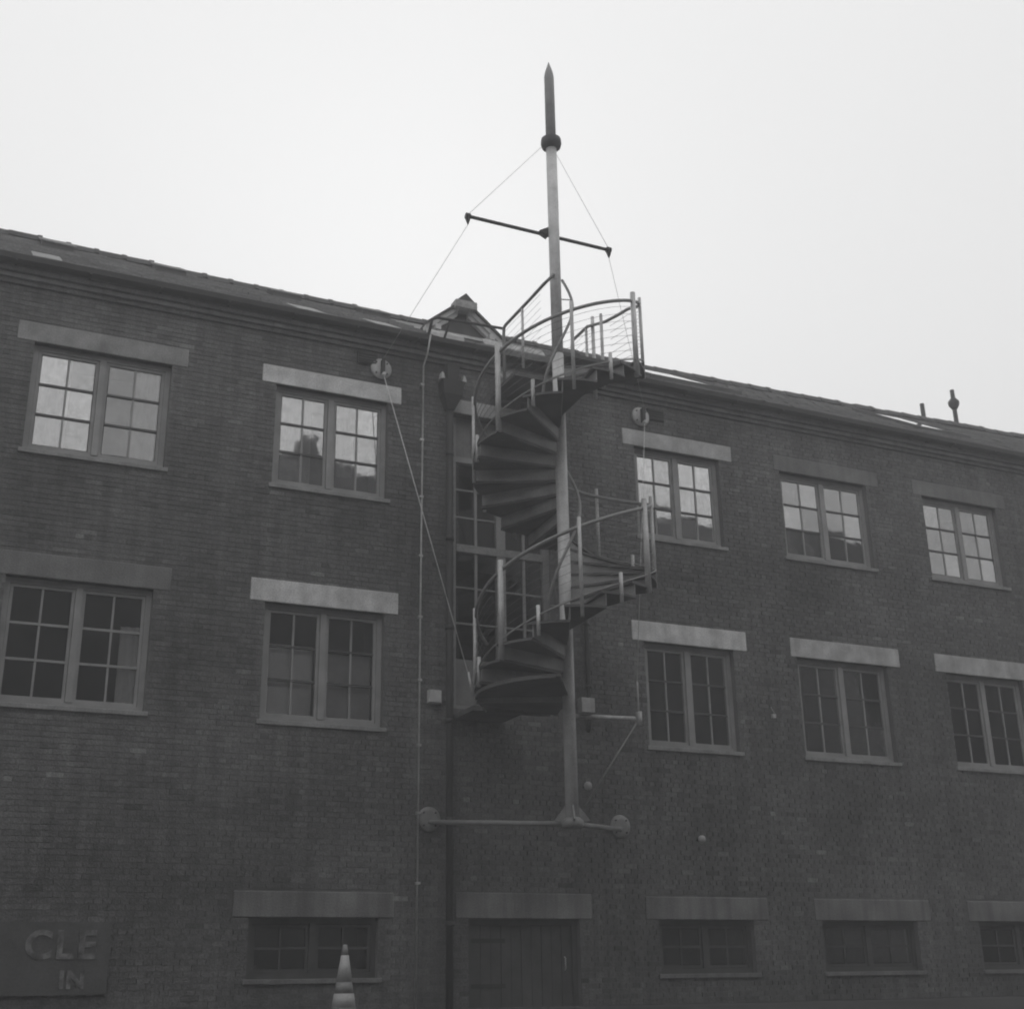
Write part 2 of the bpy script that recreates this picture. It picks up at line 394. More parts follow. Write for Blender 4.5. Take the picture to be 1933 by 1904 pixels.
for i, c in enumerate(cols):
    U = window(c[0], c[1], UB, UT, 'glass', 'dark_paint_shade', g2='glass_dim' if i == 1 else None)
    Lw = window(c[0], c[1], LB, LT, 'glass_low', 'dark_paint_shade' if i > 1 else 'frame_paint')
    if i > 1: G = window(c[0], c[1], GB, GT, 'glass_low', 'dark_paint_shade', rows=2, frm='dark_paint_shade')  # ground-floor frames darkened so the colour carries the gloom
    if i == 1:
        drape(U, c[0]+.08, c[0]+.55, UB+.1, UT-.1, 'curtain'); drape(U, c[1]-.48, c[1]-.08, UB+.1, UT-.1, 'curtain')
        drape(Lw, c[1]-.36, c[1]-.1, LB+.1, LT-.5, 'curtain_white')
    if i == 2:
        drape(U, c[0]+.08, c[0]+.62, UB+.1, UT-.1, 'curtain'); drape(U, c[0]+1.05, c[0]+1.3, UB+.35, UT-.1, 'curtain_dim')
        drape(Lw, c[0]+.1, c[0]+.78, LB+.1, LT-.55, 'curtain_white', folds=False); drape(Lw, c[0]+.95, c[1]-.12, LB+.12, LT-.62, 'curtain', folds=False)
    if i == 3:
        drape(U, c[0]+.08, c[0]+.8, UB+.55, UT-.1, 'curtain_dim'); drape(U, c[0]+.95, c[1]-.08, UB+.5, UT-.1, 'curtain_dim')
    if i == 4:
        drape(U, c[0]+.08, c[1]-.08, UB+.6, UT-.1, 'curtain_dim')
    if i == 5:
        drape(U, c[0]+.08, c[1]-.08, UB+.1, UT-.1, 'curtain_dim')

# loading bay: boarded head, two tiers of glazed doors, kick panels -----
a, b, c, d = BAY; yb = .20
bay = MB(); bay.box(a, a+.11, yb-.03, yb+.06, c, d); bay.box(b-.11, b, yb-.03, yb+.06, c, d)
bay.box(a+.11, b-.11, yb-.03, yb+.06, 9.44, 9.53); bay.box(a+.11, b-.11, yb-.03, yb+.06, c, c+.09)
bay = bay.build('loading_bay_frame', M['frame_paint'], bld)
boxpart('transom', a+.11, b-.11, yb-.05, yb+.07, 7.94, 8.06, M['stone_dim'], bay)
for zc in (0, 1):
    z0, z1 = ((8.06, 9.44), (c+.09, 7.94))[zc]
    boxpart('mullion', 8.03, 8.18, yb-.04, yb+.06, z0, z1, M['frame_paint'], bay)
    for (p, q) in ((a+.11, 8.03), (8.18, 8.84)):
        nb = 2 if q - p < 1 else 3
        if zc: boxpart('kick_panel', p+.004, q-.004, yb-.02, yb+.02, z0+.004, 6.24, M['board'], bay); z0b = 6.24
        else: z0b = z0
        xb = [p + (q-p)*i/nb for i in range(nb+1)]; nr = 3
        zb = [z0b + (z1-z0b)*i/nr for i in range(nr+1)]
        for x in xb[1:-1]: boxpart('glazing_bar', x-.022, x+.022, yb-.015, yb+.02, z0b, z1, M['frame_paint'], bay)
        for z in zb[1:-1]: boxpart('glazing_bar', p, q, yb-.008, yb+.026, z-.012, z+.012, M['frame_paint'], bay)
        for i in range(nb):
            for j in range(nr):
                boxpart('pane', xb[i]+.02, xb[i+1]-.02, yb+.004, yb+.008, zb[j]+.012, zb[j+1]-.012, M['glass_low'], bay)
nb = 11
for i in range(nb):                       # boards of the tympanum above the doors
    x0 = a+.11 + (b-a-.22)*i/nb; x1 = a+.11 + (b-a-.22)*(i+1)/nb
    boxpart('board', x0+.003, x1-.003, yb-.012+.006*(i % 2), yb+.02, 9.53, d-.004, M['board'], bay)
# ground door
a2, b2, c2, d2 = GD
gdm = MB().box(a2, a2+.08, .1, .2, c2, d2).box(b2-.08, b2, .1, .2, c2, d2).box(a2+.08, b2-.08, .1, .2, d2-.08, d2).build('door_frame', M['dark_paint_shade'], bld)
for i in range(10):
    x0 = a2+.08 + (b2-a2-.16)*i/10; x1 = a2+.08 + (b2-a2-.16)*(i+1)/10
    boxpart('plank', x0+.003, x1-.003, .14-.004*(i % 2), .18, c2, d2-.085, M['dark_paint_shade'], gdm)

for z in (1.62, 2.22): MB().box(a2+.09, a2+.62, .128, .138, z-.03, z+.03).build('hinge', M['dark_iron'], gdm)
MB().tube([(b2-.2,.12,1.82),(b2-.2,.09,1.84),(b2-.2,.09,1.98),(b2-.2,.12,2.0)], .01, 6).build('handle', M['steel'], gdm)
for i in range(38): MB().box(BX0+.5+i, BX0+.53+i, -.32, -.16, 11.215, 11.235).build('gutter_bracket', M['dark_iron'], bld)
# roof -----------------------------------------------------------------
TS = .645; th = math.atan(TS)
rf = MB(); e0 = -.30
SX = [-7, .3, 2.1, 4, 5.7, 8, 11, 13.3, 15.8, 18, 20.5, 22, 24, 31]
SY = [0, 0, -.04, -.09, -.11, -.11, -.12, -.12, -.08, -.05, 0, .03, .08, .1]
def sag(x): return float(np.interp(x, SX, SY))     # the old ridge dips along its length
def rz(y, x=0.0): return EZ + .02 + (y - e0) * TS + sag(x) * (y - e0) / (4 - e0)
rx = [BX0-.1] + [BX0 + 1 + i for i in range(37)] + [BX1+.1]
for i in range(len(rx)-1):
    p, q = rx[i], rx[i+1]
    rf.add([(p,e0,rz(e0,p)),(q,e0,rz(e0,q)),(q,4,rz(4,q)),(p,4,rz(4,p)),(p,8.3,rz(e0,p)),(q,8.3,rz(e0,q)),
            (p,e0,rz(e0,p)-.05),(q,e0,rz(e0,q)-.05),(q,4,rz(4,q)-.06),(p,4,rz(4,p)-.06),(p,8.3,rz(e0,p)-.06),(q,8.3,rz(e0,q)-.06)],
           [(0,1,2,3),(3,2,5,4),(6,9,8,7),(9,10,11,8),(0,6,7,1)])
roof = rf.build('roof', M['slate'], bld)
# slate courses on the slope that is seen
sv = MB(); nrow = 18
for j in range(nrow):
    ya = e0 + (4 - e0) * j / nrow; yb2 = e0 + (4 - e0) * (j + 1.12) / nrow; yb2 = min(yb2, 4.0)
    x = BX0 - (j % 2) * .16
    while x < BX1:
        l = .315; h = .014 + random.uniform(0, .016)
        if not (7.0 < x < 8.75 and ya > .85):
            sv.add([(x,ya,rz(ya,x)+.004),(x+l,ya,rz(ya,x)+.004),(x+l,ya,rz(ya,x)+h+.01),(x,ya,rz(ya,x)+h+.01),(x+l,yb2,rz(yb2,x)+.006),(x,yb2,rz(yb2,x)+.006)], [(0,1,2,3),(3,2,4,5)])
        x += .32
setp(sv.build('slate_courses', M['slate'], roof), kind='stuff')
rtm = MB(); l = .48
prof = [(-.13, -.09), (-.09, .0), (-.03, .055), (.03, .055), (.09, .0), (.13, -.09)]
rtm.prism(prof, 'x', -l/2, l/2 - .05)
rtm.prism([(u*1.12, v*1.0 + .014) for u, v in prof], 'x', l/2 - .07, l/2 + .012)
rme = rtm.mesh('ridge_tile', (0, 0, 0)); rme.materials.append(M['ridge'])
x = BX0
while x < BX1 + .2:
    place('ridge_tile', rme, None, roof, (x, 4, rz(4, x) + .055 + random.uniform(-.012, .012)), rot=(0, random.uniform(-.012, .012), 0)); x += l + .005
# skylights on the slope
def skylight(x0, x1, ya, yb_, glassy=True, m='frame_paint'):
    W = MB()
    def quad(x0, x1, ya, yb_, h0, h1):
        W.add([(x0,ya,rz(ya,x0)+h0),(x1,ya,rz(ya,x1)+h0),(x1,yb_,rz(yb_,x1)+h0),(x0,yb_,rz(yb_,x0)+h0),(x0,ya,rz(ya,x0)+h1),(x1,ya,rz(ya,x1)+h1),(x1,yb_,rz(yb_,x1)+h1),(x0,yb_,rz(yb_,x0)+h1)],
              [(3,2,1,0),(4,5,6,7),(0,1,5,4),(1,2,6,5),(2,3,7,6),(3,0,4,7)])
    quad(x0, x1, ya, ya+.07, 0, .10); quad(x0, x1, yb_-.07, yb_, 0, .10); quad(x0, x0+.07, ya+.07, yb_-.07, 0, .10); quad(x1-.07, x1, ya+.07, yb_-.07, 0, .10)
    f = W.build('skylight', M[m], roof)
    P = MB(); h = .08
    P.add([(x0+.06,ya+.06,rz(ya+.06,x0+.06)+h),(x1-.06,ya+.06,rz(ya+.06,x1-.06)+h),(x1-.06,yb_-.06,rz(yb_-.06,x1-.06)+h),(x0+.06,yb_-.06,rz(yb_-.06,x0+.06)+h)], [(0,1,2,3)])
    return f, P
def sky_at(x0, x1, ya, yb_, m='frame_paint', gm='skylight'):
    f, P = skylight(x0, x1, ya, yb_, m=m)
    a = np.array(P.v); c = a.mean(0); o = place('skylight_pane', P.mesh('skylight_pane', c), M[gm], roof, tuple(c))
    o.parent = f; o.location = Vector(tuple(c)) - WL[f]
def slab(name, x0, x1, ya, yb_, h0, h1, m, parent=None):
    q = MB()
    q.add([(x, y, rz(y, x) + h) for h in (h0, h1) for (x, y) in ((x0, ya), (x1, ya), (x1, yb_), (x0, yb_))],
          [(3,2,1,0),(4,5,6,7),(0,1,5,4),(1,2,6,5),(2,3,7,6),(3,0,4,7)])
    return q.build(name, M[m], parent or roof)
for xc in (1.22, 3.12, 5.20, 6.92):               # low dark ridge vents
    v_ = slab('roof_vent', xc-.26, xc+.26, 2.95, 3.45, .02, .12, 'ridge'); slab('vent_lid', xc-.30, xc+.30, 2.93, 3.50, .125, .15, 'slate', v_)
for (xa, xb_) in ((.72, 1.12), (4.58, 5.02), (5.86, 6.26)):
    slab('lead_patch', xa, xb_, -.22, .62, .03, .045, 'board')
for (x0, x1, ya, yb_, m, gm) in [(6.95, 7.38, -.1, .5, 'white_paint', 'lead'), (11.35, 13.3, .6, 2.9, 'ridge', 'skylight'), (17.9, 19.2, .9, 2.9, 'ridge', 'skylight')]:
    sky_at(x0, x1, ya, yb_, m, gm)
# lead apron where the bridge meets the eaves
ap = MB(); ap.add([(7.98,-.34,10.72),(9.12,-.34,10.72),(9.12,.55,11.95),(7.98,.55,11.95),(7.98,-.34,10.66),(9.12,-.34,10.66),(9.12,.05,10.66),(7.98,.05,10.66)],
                  [(0,1,2,3),(0,4,5,1),(4,7,6,5),(0,3,7,4),(1,5,6,2)])
ap.build('lead_apron', M['lead'], bld)
# dormer gable ------------------------------------------------------------
dx0, dx1, dz, dp, dy = 7.12, 8.55, 12.20, 12.86, 1.0
dmx = (dx0 + dx1) / 2
dm = MB(); dm.prism([(dx0+.16, dz-.25), (dx1-.16, dz-.25), (dx1-.16, dz+.02), (dmx, dp-.12), (dx0+.16, dz+.02)], 'y', dy+.12, dy+2.4)
dm = dm.build('dormer', M['dark_paint_shade'], bld)
for s in (-1, 1):
    xo = dx0 if s < 0 else dx1
    def slope(t, off): return (dmx + (xo - dmx) * t, dp + off + (dz + .06 - dp) * t)
    for (o0, o1, ya, mm, nm) in ((-.02, .035, dy-.06, 'ridge', 'dormer_roof'), (-.115, -.022, dy-.02, 'white_paint', 'bargeboard'), (-.205, -.120, dy+.03, 'white_paint', 'bargeboard')):
        q = MB(); A0 = slope(.0 if nm == 'dormer_roof' else .14, o0); A1 = slope(.0 if nm == 'dormer_roof' else .14, o1); B0 = slope(1, o0); B1 = slope(1, o1)
        q.prism([A0, B0, B1, A1], 'y', ya, dy + (2.5 if nm == 'dormer_roof' else .11)); q.build(nm, M[mm], dm)
MB().prism([(dmx-.20, dp-.20), (dmx+.20, dp-.20), (dmx+.20, dp-.06), (dmx-.20, dp-.06)], 'y', dy-.14, dy+.1).build('apex_block', M['lead'], dm)
MB().prism([(dmx-.16, dp-.05), (dmx+.16, dp-.05), (dmx, dp+.10)], 'y', dy-.12, dy+2.4).build('ridge_cap', M['ridge'], dm)
MB().box(dx0+.2, dx1-.02, dy-.07, dy+.1, 12.11, 12.16).build('fascia', M['white_paint'], dm)
MB().box(dx0+.2, dx1-.02, dy-.03, dy+.1, 12.02, 12.09).build('fascia', M['white_paint'], dm)
MB().box(dx0+.16, dx0+.26, dy-.09, dy+.08, 12.17, 12.27).build('corbel_end', M['white_paint'], dm)
MB().box(dx1-.26, dx1-.16, dy-.09, dy+.08, 12.17, 12.27).build('corbel_end', M['white_paint'], dm)

# ------------------------------------------------------------------ spiral staircase round the mast
MX, MY, RAD, RZ0, PT = 8.17, -1.85, 1.26, 8.33, 3.27
HR = 1.0
def rail_z(t): return RZ0 + PT * t / 360
def on(t, r=RAD, z=None): return (MX + r*math.cos(R(t)), MY + r*math.sin(R(t)), rail_z(t) if z is None else z)
st = thing('spiral_staircase', (MX, MY, 3.6), 'steel spiral staircase wound round a tall ship-style mast in front of the brick wall', 'staircase')
MB().tube([(MX,MY,3.66),(MX,MY,6),(MX,MY,10.55)], .0885, 20).build('mast', M['mast'], st)
MB().tube([(MX,MY,10.55),(MX,MY,12.4),(MX,MY,14.28)], .0865, 20).build('upper_mast', M['mast_grey'], st)
MB().lathe([(.082,14.28),(.080,15.66),(.062,15.76),(.004,15.95)], (MX,MY,0), 14).build('mast_top', M['mast_top'], st)
MB().lathe([(.095,14.24),(.150,14.27),(.168,14.34),(.160,14.42),(.095,14.46)], (MX,MY,0), 20).build('mast_collar', M['dark_iron'], st)
ft = MB().lathe([(.13,3.56),(.15,3.60),(.15,3.66),(.10,3.70)], (MX,MY,0), 16)
for q in range(4):
    qa = R(45 + 90*q + 25); ca, sa = math.cos(qa), math.sin(qa)
    ft.add([(MX+ca*.085-sa*.01,MY+sa*.085+ca*.01,3.86),(MX+ca*.24-sa*.01,MY+sa*.24+ca*.01,3.66),(MX+ca*.085-sa*.01,MY+sa*.085+ca*.01,3.62),
            (MX+ca*.085+sa*.01,MY+sa*.085-ca*.01,3.86),(MX+ca*.24+sa*.01,MY+sa*.24-ca*.01,3.66),(MX+ca*.085+sa*.01,MY+sa*.085-ca*.01,3.62)],
           [(0,1,2),(5,4,3),(0,3,4,1),(1,4,5,2),(2,5,3,0)])
ft.build('mast_foot', M['steel_dull'], st)
# yardarm behind the mast with end blocks
yz = 12.685
ya_ = MB().tube([(MX-1.40,MY+.11,yz),(MX+1.02,MY+.11,yz)], .028, 12).build('yardarm', M['dark_iron'], st)
for s, xx in ((-1, MX-1.42), (1, MX+1.04)):
    MB().tube([(xx-.035,MY+.11,yz),(xx+.035,MY+.11,yz)], .050, 12).build('end_cap', M['dark_iron'], ya_)
    MB().lathe([(.006,-.12),(.022,-.08),(.040,-.02),(.040,.02)], (xx,MY+.11,yz-.03), 10).build('end_block', M['dark_iron'], ya_)
MB().prism([(MX-.22, yz+.02), (MX-.07, yz-.05), (MX-.07, yz+.11)], 'y', MY+.04, MY+.16).build('gusset', M['dark_iron'], ya_)
# struts at the foot and the boom at the lower landing
for (xe, ye, ze) in ((6.84, -.04, 3.80), (9.93, -.04, 3.80)):
    MB().tube([(MX+.1*(1 if xe > MX else -1),MY+.05,3.62),(xe,ye,ze)], .035, 10).build('foot_strut', M['steel_dull'], st)
MB().tube([(MX+.08,MY,5.06),(9.20,MY,5.09)], .032, 10).build('boom', M['steel'], st)
MB().lathe([(.045,-.10),(.045,.10)], (9.27,MY,5.09), 10).build('boom_end', M['steel'], st)
MB().tube([(9.22,MY,5.02),(8.36,MY,3.85)], .012, 6).build('tie_rod', M['steel_dull'], st)
# landings and treads
def sector(t0, t1, r0_, r1, z, th_, n):
    q = MB(); vs = []
    for i in range(n+1):
        t = t0 + (t1-t0)*i/n
        for (r, zz_) in ((r0_, z), (r1, z), (r1, z-th_), (r0_, z-th_)): vs.append(on(t, r, zz_))
    fs = []
    for i in range(n):
        for k in range(4):
            fs.append((4*i+k, 4*i+(k+1) % 4, 4*i+4+(k+1) % 4, 4*i+4+k))
    fs += [(0,1,2,3), (4*n+3,4*n+2,4*n+1,4*n)]
    return q.add(vs, fs)
sector(70, 238, .09, 1.28, 5.36, .035, 20).build('lower_landing', M['tread'], st)
MB().tube([on(t_, 1.27, 5.315) for t_ in range(75, 240, 8)], .018, 8).build('landing_rim', M['tread'], st)
sector(0, 62, .09, 1.30, 10.62, .06, 8).build('upper_landing', M['tread'], st)
MB().box(7.22, 8.0, -.75, -.02, 5.28, 5.35).build('door_platform', M['tread'], st)
MB().box(7.86, 9.12, -.95, -.05, 10.56, 10.62).build('bridge_deck', M['tread'], st)
MB().box(8.30, 8.50, MY-.14, MY-.02, 5.10, 5.30).build('bracket', M['steel'], st)
NT = 16; dt = 360 / NT; rise = PT / NT
tr = MB(); n = 4; vs = []
ov = 3.0
for i in range(n+1):
    t = R(-ov + (dt+ov) * i / n)
    for (r, z) in ((.085, 0), (1.29, 0), (1.29, -.035), (.085, -.035)): vs.append((r*math.cos(t), r*math.sin(t), z))
fs = [(4*i+k, 4*i+(k+1) % 4, 4*i+4+(k+1) % 4, 4*i+4+k) for i in range(n) for k in range(4)] + [(0,1,2,3), (4*n+3,4*n+2,4*n+1,4*n)]
tr.add(vs, fs)
# riser plate under the nosing
ca, sa = 1, 0
tr.add([(.085,0,-.037),(1.27,0,-.037),(1.27,0,-rise+.002),(.085,0,-rise+.002),(.085,.012,-.037),(1.27,.012,-.037),(1.27,.012,-rise+.002),(.085,.012,-rise+.002)],
       [(0,1,2,3),(7,6,5,4),(0,4,5,1),(1,5,6,2),(2,6,7,3),(3,7,4,0)])
tme = tr.mesh('tread', (0, 0, 0)); tme.materials.append(M['tread']); tme.materials.append(M['riser'])
for pl in list(tme.polygons)[-6:]: pl.material_index = 1
t = -205.5
while t < 355:
    place('tread', tme, None, st, (MX, MY, rail_z(t) - HR - .01), rot=(0, 0, R(t))); t += dt
# rails, posts and cables
def helix(t0, t1, r, dz, n=None):
    n = n or max(2, int(abs(t1-t0)/5)); return [on(t0+(t1-t0)*i/n, r, rail_z(t0+(t1-t0)*i/n)+dz) for i in range(n+1)]
end = [on(352, RAD, 11.54), on(360, RAD, 11.60), on(372, RAD, 11.62), on(384, RAD-.02, 11.60)]
MB().tube(helix(-232, 345, RAD, 0) + end + [(9.12, -1.10, 11.60), (9.12, -.62, 11.60), (9.12, -.56, 11.58), (9.12, -.55, 11.5), (9.12, -.55, 10.62)], .026, 10).build('handrail', M['steel_dull'], st)
MB().tube(helix(-232, 352, 1.285, -HR + .03), .012, 8).build('bottom_rail', M['steel_dull'], st)
MB().tube(helix(-222, 398, .25, .02), .022, 8).build('inner_handrail', M['steel_dull'], st)
for q in range(-190, 400, 90):
    MB().tube([on(q, .08, rail_z(q)-.0), on(q, .245, rail_z(q)+.01)], .01, 6).build('rail_bracket', M['steel_dull'], st)
MB().tube([(8.10,-1.90,11.86),(7.98,-2.16,11.72),(7.89,-2.0,11.62),(7.88,-1.6,11.60),(7.88,-.62,11.60),(7.88,-.56,11.58),(7.88,-.55,11.5),(7.88,-.55,10.62)], .026, 10).build('handrail', M['steel_dull'], st)
for k in range(8):
    dz = -.12 * (k + 1) + .02
    MB().tube(helix(-228, 352, RAD, dz, 120) + [on(360, RAD, 11.60+dz), on(380, RAD, 11.60+dz)], .0032, 4).build('railing_cable', M['cable'], st)
    MB().tube([(9.12,-1.25,11.60+dz),(9.12,-.55,11.60+dz)], .0032, 4).build('railing_cable', M['cable'], st)
    MB().tube([(7.88,-1.9,11.60+dz),(7.88,-.55,11.60+dz)], .0032, 4).build('railing_cable', M['cable'], st)
pm = {}
def post(x, y, z0, z1, r):
    key = (round(z1-z0, 3), r)
    if key not in pm:
        pm[key] = MB().tube([(0,0,0),(0,0,z1-z0)], r, 10).mesh('post', (0,0,0)); pm[key].materials.append(M['steel'])
    place('post', pm[key], None, st, (x, y, z0))
base = [(-205,'f'), (-187,'s'), (-160,'t'), (-134,'s'), (-108,'f'), (-82,'s'), (-55,'t'), (-25,'f'), (10,'s'), (38,'f'), (70,'s'), (98,'f'), (128,'s')]
for t, kd in base + [(v + 360, q) for v, q in base[:8]]:
    x, y, z = on(t, RAD + .02)
    if kd == 's': post(x, y, z - HR - .24, z - HR + .17, .027)
    else: post(x, y, z - HR - .24, z + .13, .040 if kd == 't' else .026)
post(9.12, -1.55, 10.3, 11.60, .026); post(9.12, -1.05, 10.55, 11.60, .022); post(7.88, -1.25, 10.55, 11.60, .022)
x, y, z = on(395, RAD); post(x, y, 10.3, 11.78, .030)
# guard rail along the eaves, left of the bridge
MB().tube([(7.88,-.50,11.60),(6.78,-.42,11.60),(6.70,-.40,11.56),(6.68,-.30,11.34)], .024, 8).build('eaves_rail', M['dark_iron'], st)
MB().tube([(7.0,-.43,11.60),(6.97,-.36,11.45),(6.95,-.27,11.30)], .020, 8).build('eaves_rail_bracket', M['dark_iron'], st)
# stays: collar - yard end - wall plate - stair
def rope(name, pts, r, m='rope'): MB().tube(pts, r, 6).build(name, M[m], st)
LP, RP = (5.99, -.16, 10.56), (10.68, -.16, 10.56)
rope('stay', [(MX-.14, MY+.03, 14.28), (MX-1.40, MY+.11, yz+.05)], .0036, 'cable_pale')
rope('stay', [(MX+.10, MY+.03, 14.20), (MX+1.03, MY+.11, yz+.05)], .0036, 'cable_pale')
rope('stay', [(MX-1.42, MY+.11, yz-.15), (LP[0], LP[1], 10.86)], .0036, 'cable_pale')
rope('stay', [(MX+1.04, MY+.11, yz-.15), (RP[0], RP[1], 10.86)], .0036, 'cable_pale')
BLx = 6.87
rope('stay', [LP, (BLx, -1.40, 5.62)], .007); rope('stay', [RP, (9.27, MY, 5.62)], .005)
MB().tube([(BLx, -1.40, 5.66), (BLx+.05, -1.42, 5.34)], .016, 6).build('turnbuckle', M['steel'], st)
MB().tube([(9.27, MY, 5.62), (9.27, MY, 5.17)], .014, 6).build('turnbuckle', M['steel'], st)

# ------------------------------------------------------------------ round wall plates that hold stays and struts
def plate(x, z, label, iron=True):
    p = thing('anchor_plate', (x, 0, z), label, 'wall plate', 'round steel plates bolted to the brick wall')
    MB().lathe([(.165,-.012),(.175,-.030),(.165,-.050),(.10,-.062),(.03,-.066)], (x, 0, z), 24, 'y').build('disc', M['steel' if iron else 'steel_dull'], p)
    if iron:
        MB().box(x-.020, x+.020, -.17, -.067, z-.13, z+.12).build('eye_bracket', M['dark_iron'], p)
        MB().lathe([(.028,-.20),(.028,-.12)], (x, 0, z-.15), 10, 'y').build('shackle', M['rope'], p)
    for q in range(4):
        qa = R(45+90*q); MB().lathe([(.014,-.074),(.014,-.050)], (x+.125*math.cos(qa), 0, z+.125*math.sin(qa)), 6, 'y').build('bolt', M['dark_iron'], p)
plate(5.99, 10.72, 'round steel plate above the lintel left of the downpipe, slanting stay hooked on')
plate(10.68, 10.72, 'round steel plate under the cornice right of the stairs, stay dropping to the boom')
plate(6.84, 3.84, 'round wall plate at the left end of the long strut at the mast foot', False)
plate(9.93, 3.84, 'round wall plate at the right end of the short strut at the mast foot', False)

# ------------------------------------------------------------------ downpipe with hopper
dp_ = thing('downpipe', (7.13, -.08, GZ), 'dark iron downpipe with a hopper head beside the loading bay', 'downpipe')
MB().tube([(7.13,-.09,GZ),(7.13,-.09,5.4),(7.13,-.09,10.20)], .052, 12).build('pipe', M['dark_iron'], dp_)
hp = MB(); zt = 10.66
hp.add([(6.96,-.24,zt),(7.32,-.24,zt),(7.32,-.01,zt),(6.96,-.01,zt),(6.98,-.22,10.42),(7.30,-.22,10.42),(7.30,-.01,10.42),(6.98,-.01,10.42),
        (7.07,-.15,10.18),(7.19,-.15,10.18),(7.19,-.03,10.18),(7.07,-.03,10.18)],
       [(0,1,2,3),(0,4,5,1),(1,5,6,2),(2,6,7,3),(3,7,4,0),(4,8,9,5),(5,9,10,6),(6,10,11,7),(7,11,8,4),(8,11,10,9)])
hp.build('hopper', M['dark_iron'], dp_)
MB().prism([(7.06,10.62),(7.22,10.62),(7.27,10.95),(7.04,10.95)], 'y', -.20, -.04).build('outlet', M['dark_iron'], dp_)
for xx in (6.93, 7.30):
    MB().prism([(xx,10.665),(xx+.07,10.665),(xx+.05,10.75),(xx+.02,10.78)], 'y', -.22, -.10).build('lug', M['white_paint'], dp_)
for z in (9.4, 8.0, 6.6, 5.2, 3.8, 2.4): MB().tube([(7.13,-.09,z),(7.13,-.09,z+.07)], .066, 12).build('pipe_collar', M['dark_iron'], dp_)
wp = thing('waste_pipe', (9.45, 0, 5.3), 'thin dark pipe on the brick right of the lower stair flight, behind the mast', 'pipe')
MB().tube([(9.45,.02,5.26),(9.45,-.05,5.30),(9.45,-.07,5.40),(9.45,-.07,7.15),(9.45,-.05,7.22),(9.45,.02,7.26)], .036, 10).build('pipe', M['dark_iron'], wp)
for z in (6.9, 5.9): MB().tube([(9.45,-.07,z),(9.45,-.07,z+.05)], .046, 10).build('pipe_collar', M['dark_iron'], wp)
# conduit with clips
cd = thing('conduit', (6.66, -.12, GZ), 'thin pale conduit with clips running down the wall left of the downpipe', 'conduit')
MB().tube([(6.70,-.34,11.32),(6.70,-.20,11.05),(6.69,-.06,10.9),(6.68,-.05,8),(6.66,-.05,GZ)], .014, 8).build('pipe', M['steel'], cd)
for z in (10.55, 9.6, 8.65, 7.7, 6.75, 5.8, 4.85, 3.9, 2.95): MB().box(6.645, 6.705, -.07, -.008, z, z+.035).build('clip', M['steel'], cd)
# small boxes and lamps on the wall
jb = thing('junction_box', (6.90, 0, 5.49), 'small pale square box on the brick left of the downpipe foot', 'box')
MB().box(6.805, 7.00, -.10, -.01, 5.49, 5.68).build('casing', M['white_paint'], jb, bevel=.008); MB().box(6.815, 6.99, -.112, -.102, 5.50, 5.67).build('lid', M['white_paint'], jb)
jb = thing('small_fixture', (12.92, 0, 5.71), 'tiny pale fixture on the wall between the two lower windows right of the stairs', 'wall fixture')
MB().box(12.88, 12.95, -.06, -.01, 5.68, 5.75).build('casing', M['white_paint'], jb, bevel=.006); MB().tube([(12.93,-.04,5.76),(12.87,-.04,5.86)], .008, 6).build('wire', M['steel'], jb)
def lamp(x, z, label, size):
    p = thing('wall_lamp', (x, 0, z), label, 'lamp')
    MB().tube([(x,-.01,z),(x,-.10,z+.03)], .018, 8).build('arm', M['dark_iron'], p)
    MB().lathe([(.02,size),(size*.8,size*.7),(size,0),(size*.8,-size*.6),(.02,-size*.9)], (x,-.15,z), 14).build('lens', M['lens'], p)
lamp(9.34, 4.40, 'small round pale lamp low on the wall just right of the mast', .062)
lamp(11.29, 3.68, 'pale lamp on a short stem below the lower window right of the stairs', .06)
for (x, z, lb) in ((5.76, 10.86, 'dark iron vent high on the wall, upper left of the plate with the slanting stay'), (10.98, 10.80, 'dark iron vent under the cornice, upper right of the plate above the boom stay')):
    v = thing('wall_vent', (x, 0, z), lb, 'vent', 'dark vents high on the wall')
    MB().box(x-.16, x+.16, -.05, -.008, z-.10, z+.10).build('vent_frame', M['dark_iron'], v)
    for q in range(4): MB().box(x-.14, x+.14, -.066, -.052, z-.085+.045*q, z-.062+.045*q).build('louvre', M['dark_iron'], v)

# ------------------------------------------------------------------ sign low at the left
sg = thing('wall_sign', (2.0, 0, 1.6), 'dark signboard low at the far left of the wall, pale letters ending CLE', 'sign')
MB().box(.95, 2.62, -.06, -.015, 1.60, 2.44).build('board', M['sign_dark'], sg)
def letters(txt, x, z, size):
    cu = bpy.data.curves.new('lettering', 'FONT'); cu.body = txt; cu.size = size; cu.extrude = .006; cu.space_character = 1.12; cu.offset = .012
    tmp = bpy.data.objects.new('lettering', cu); COL.objects.link(tmp)
    bpy.context.view_layer.update()
    me = bpy.data.meshes.new_from_object(tmp.evaluated_get(bpy.context.evaluated_depsgraph_get())); bpy.data.objects.remove(tmp)
    me.name = 'lettering'; me.materials.clear(); me.materials.append(M['sign_letter'])
    place('lettering', me, None, sg, (x, -.068, z), rot=(R(90), 0, 0))
letters('CLE', 1.62, 2.02, .46); letters('IN', 2.05, 1.68, .28)

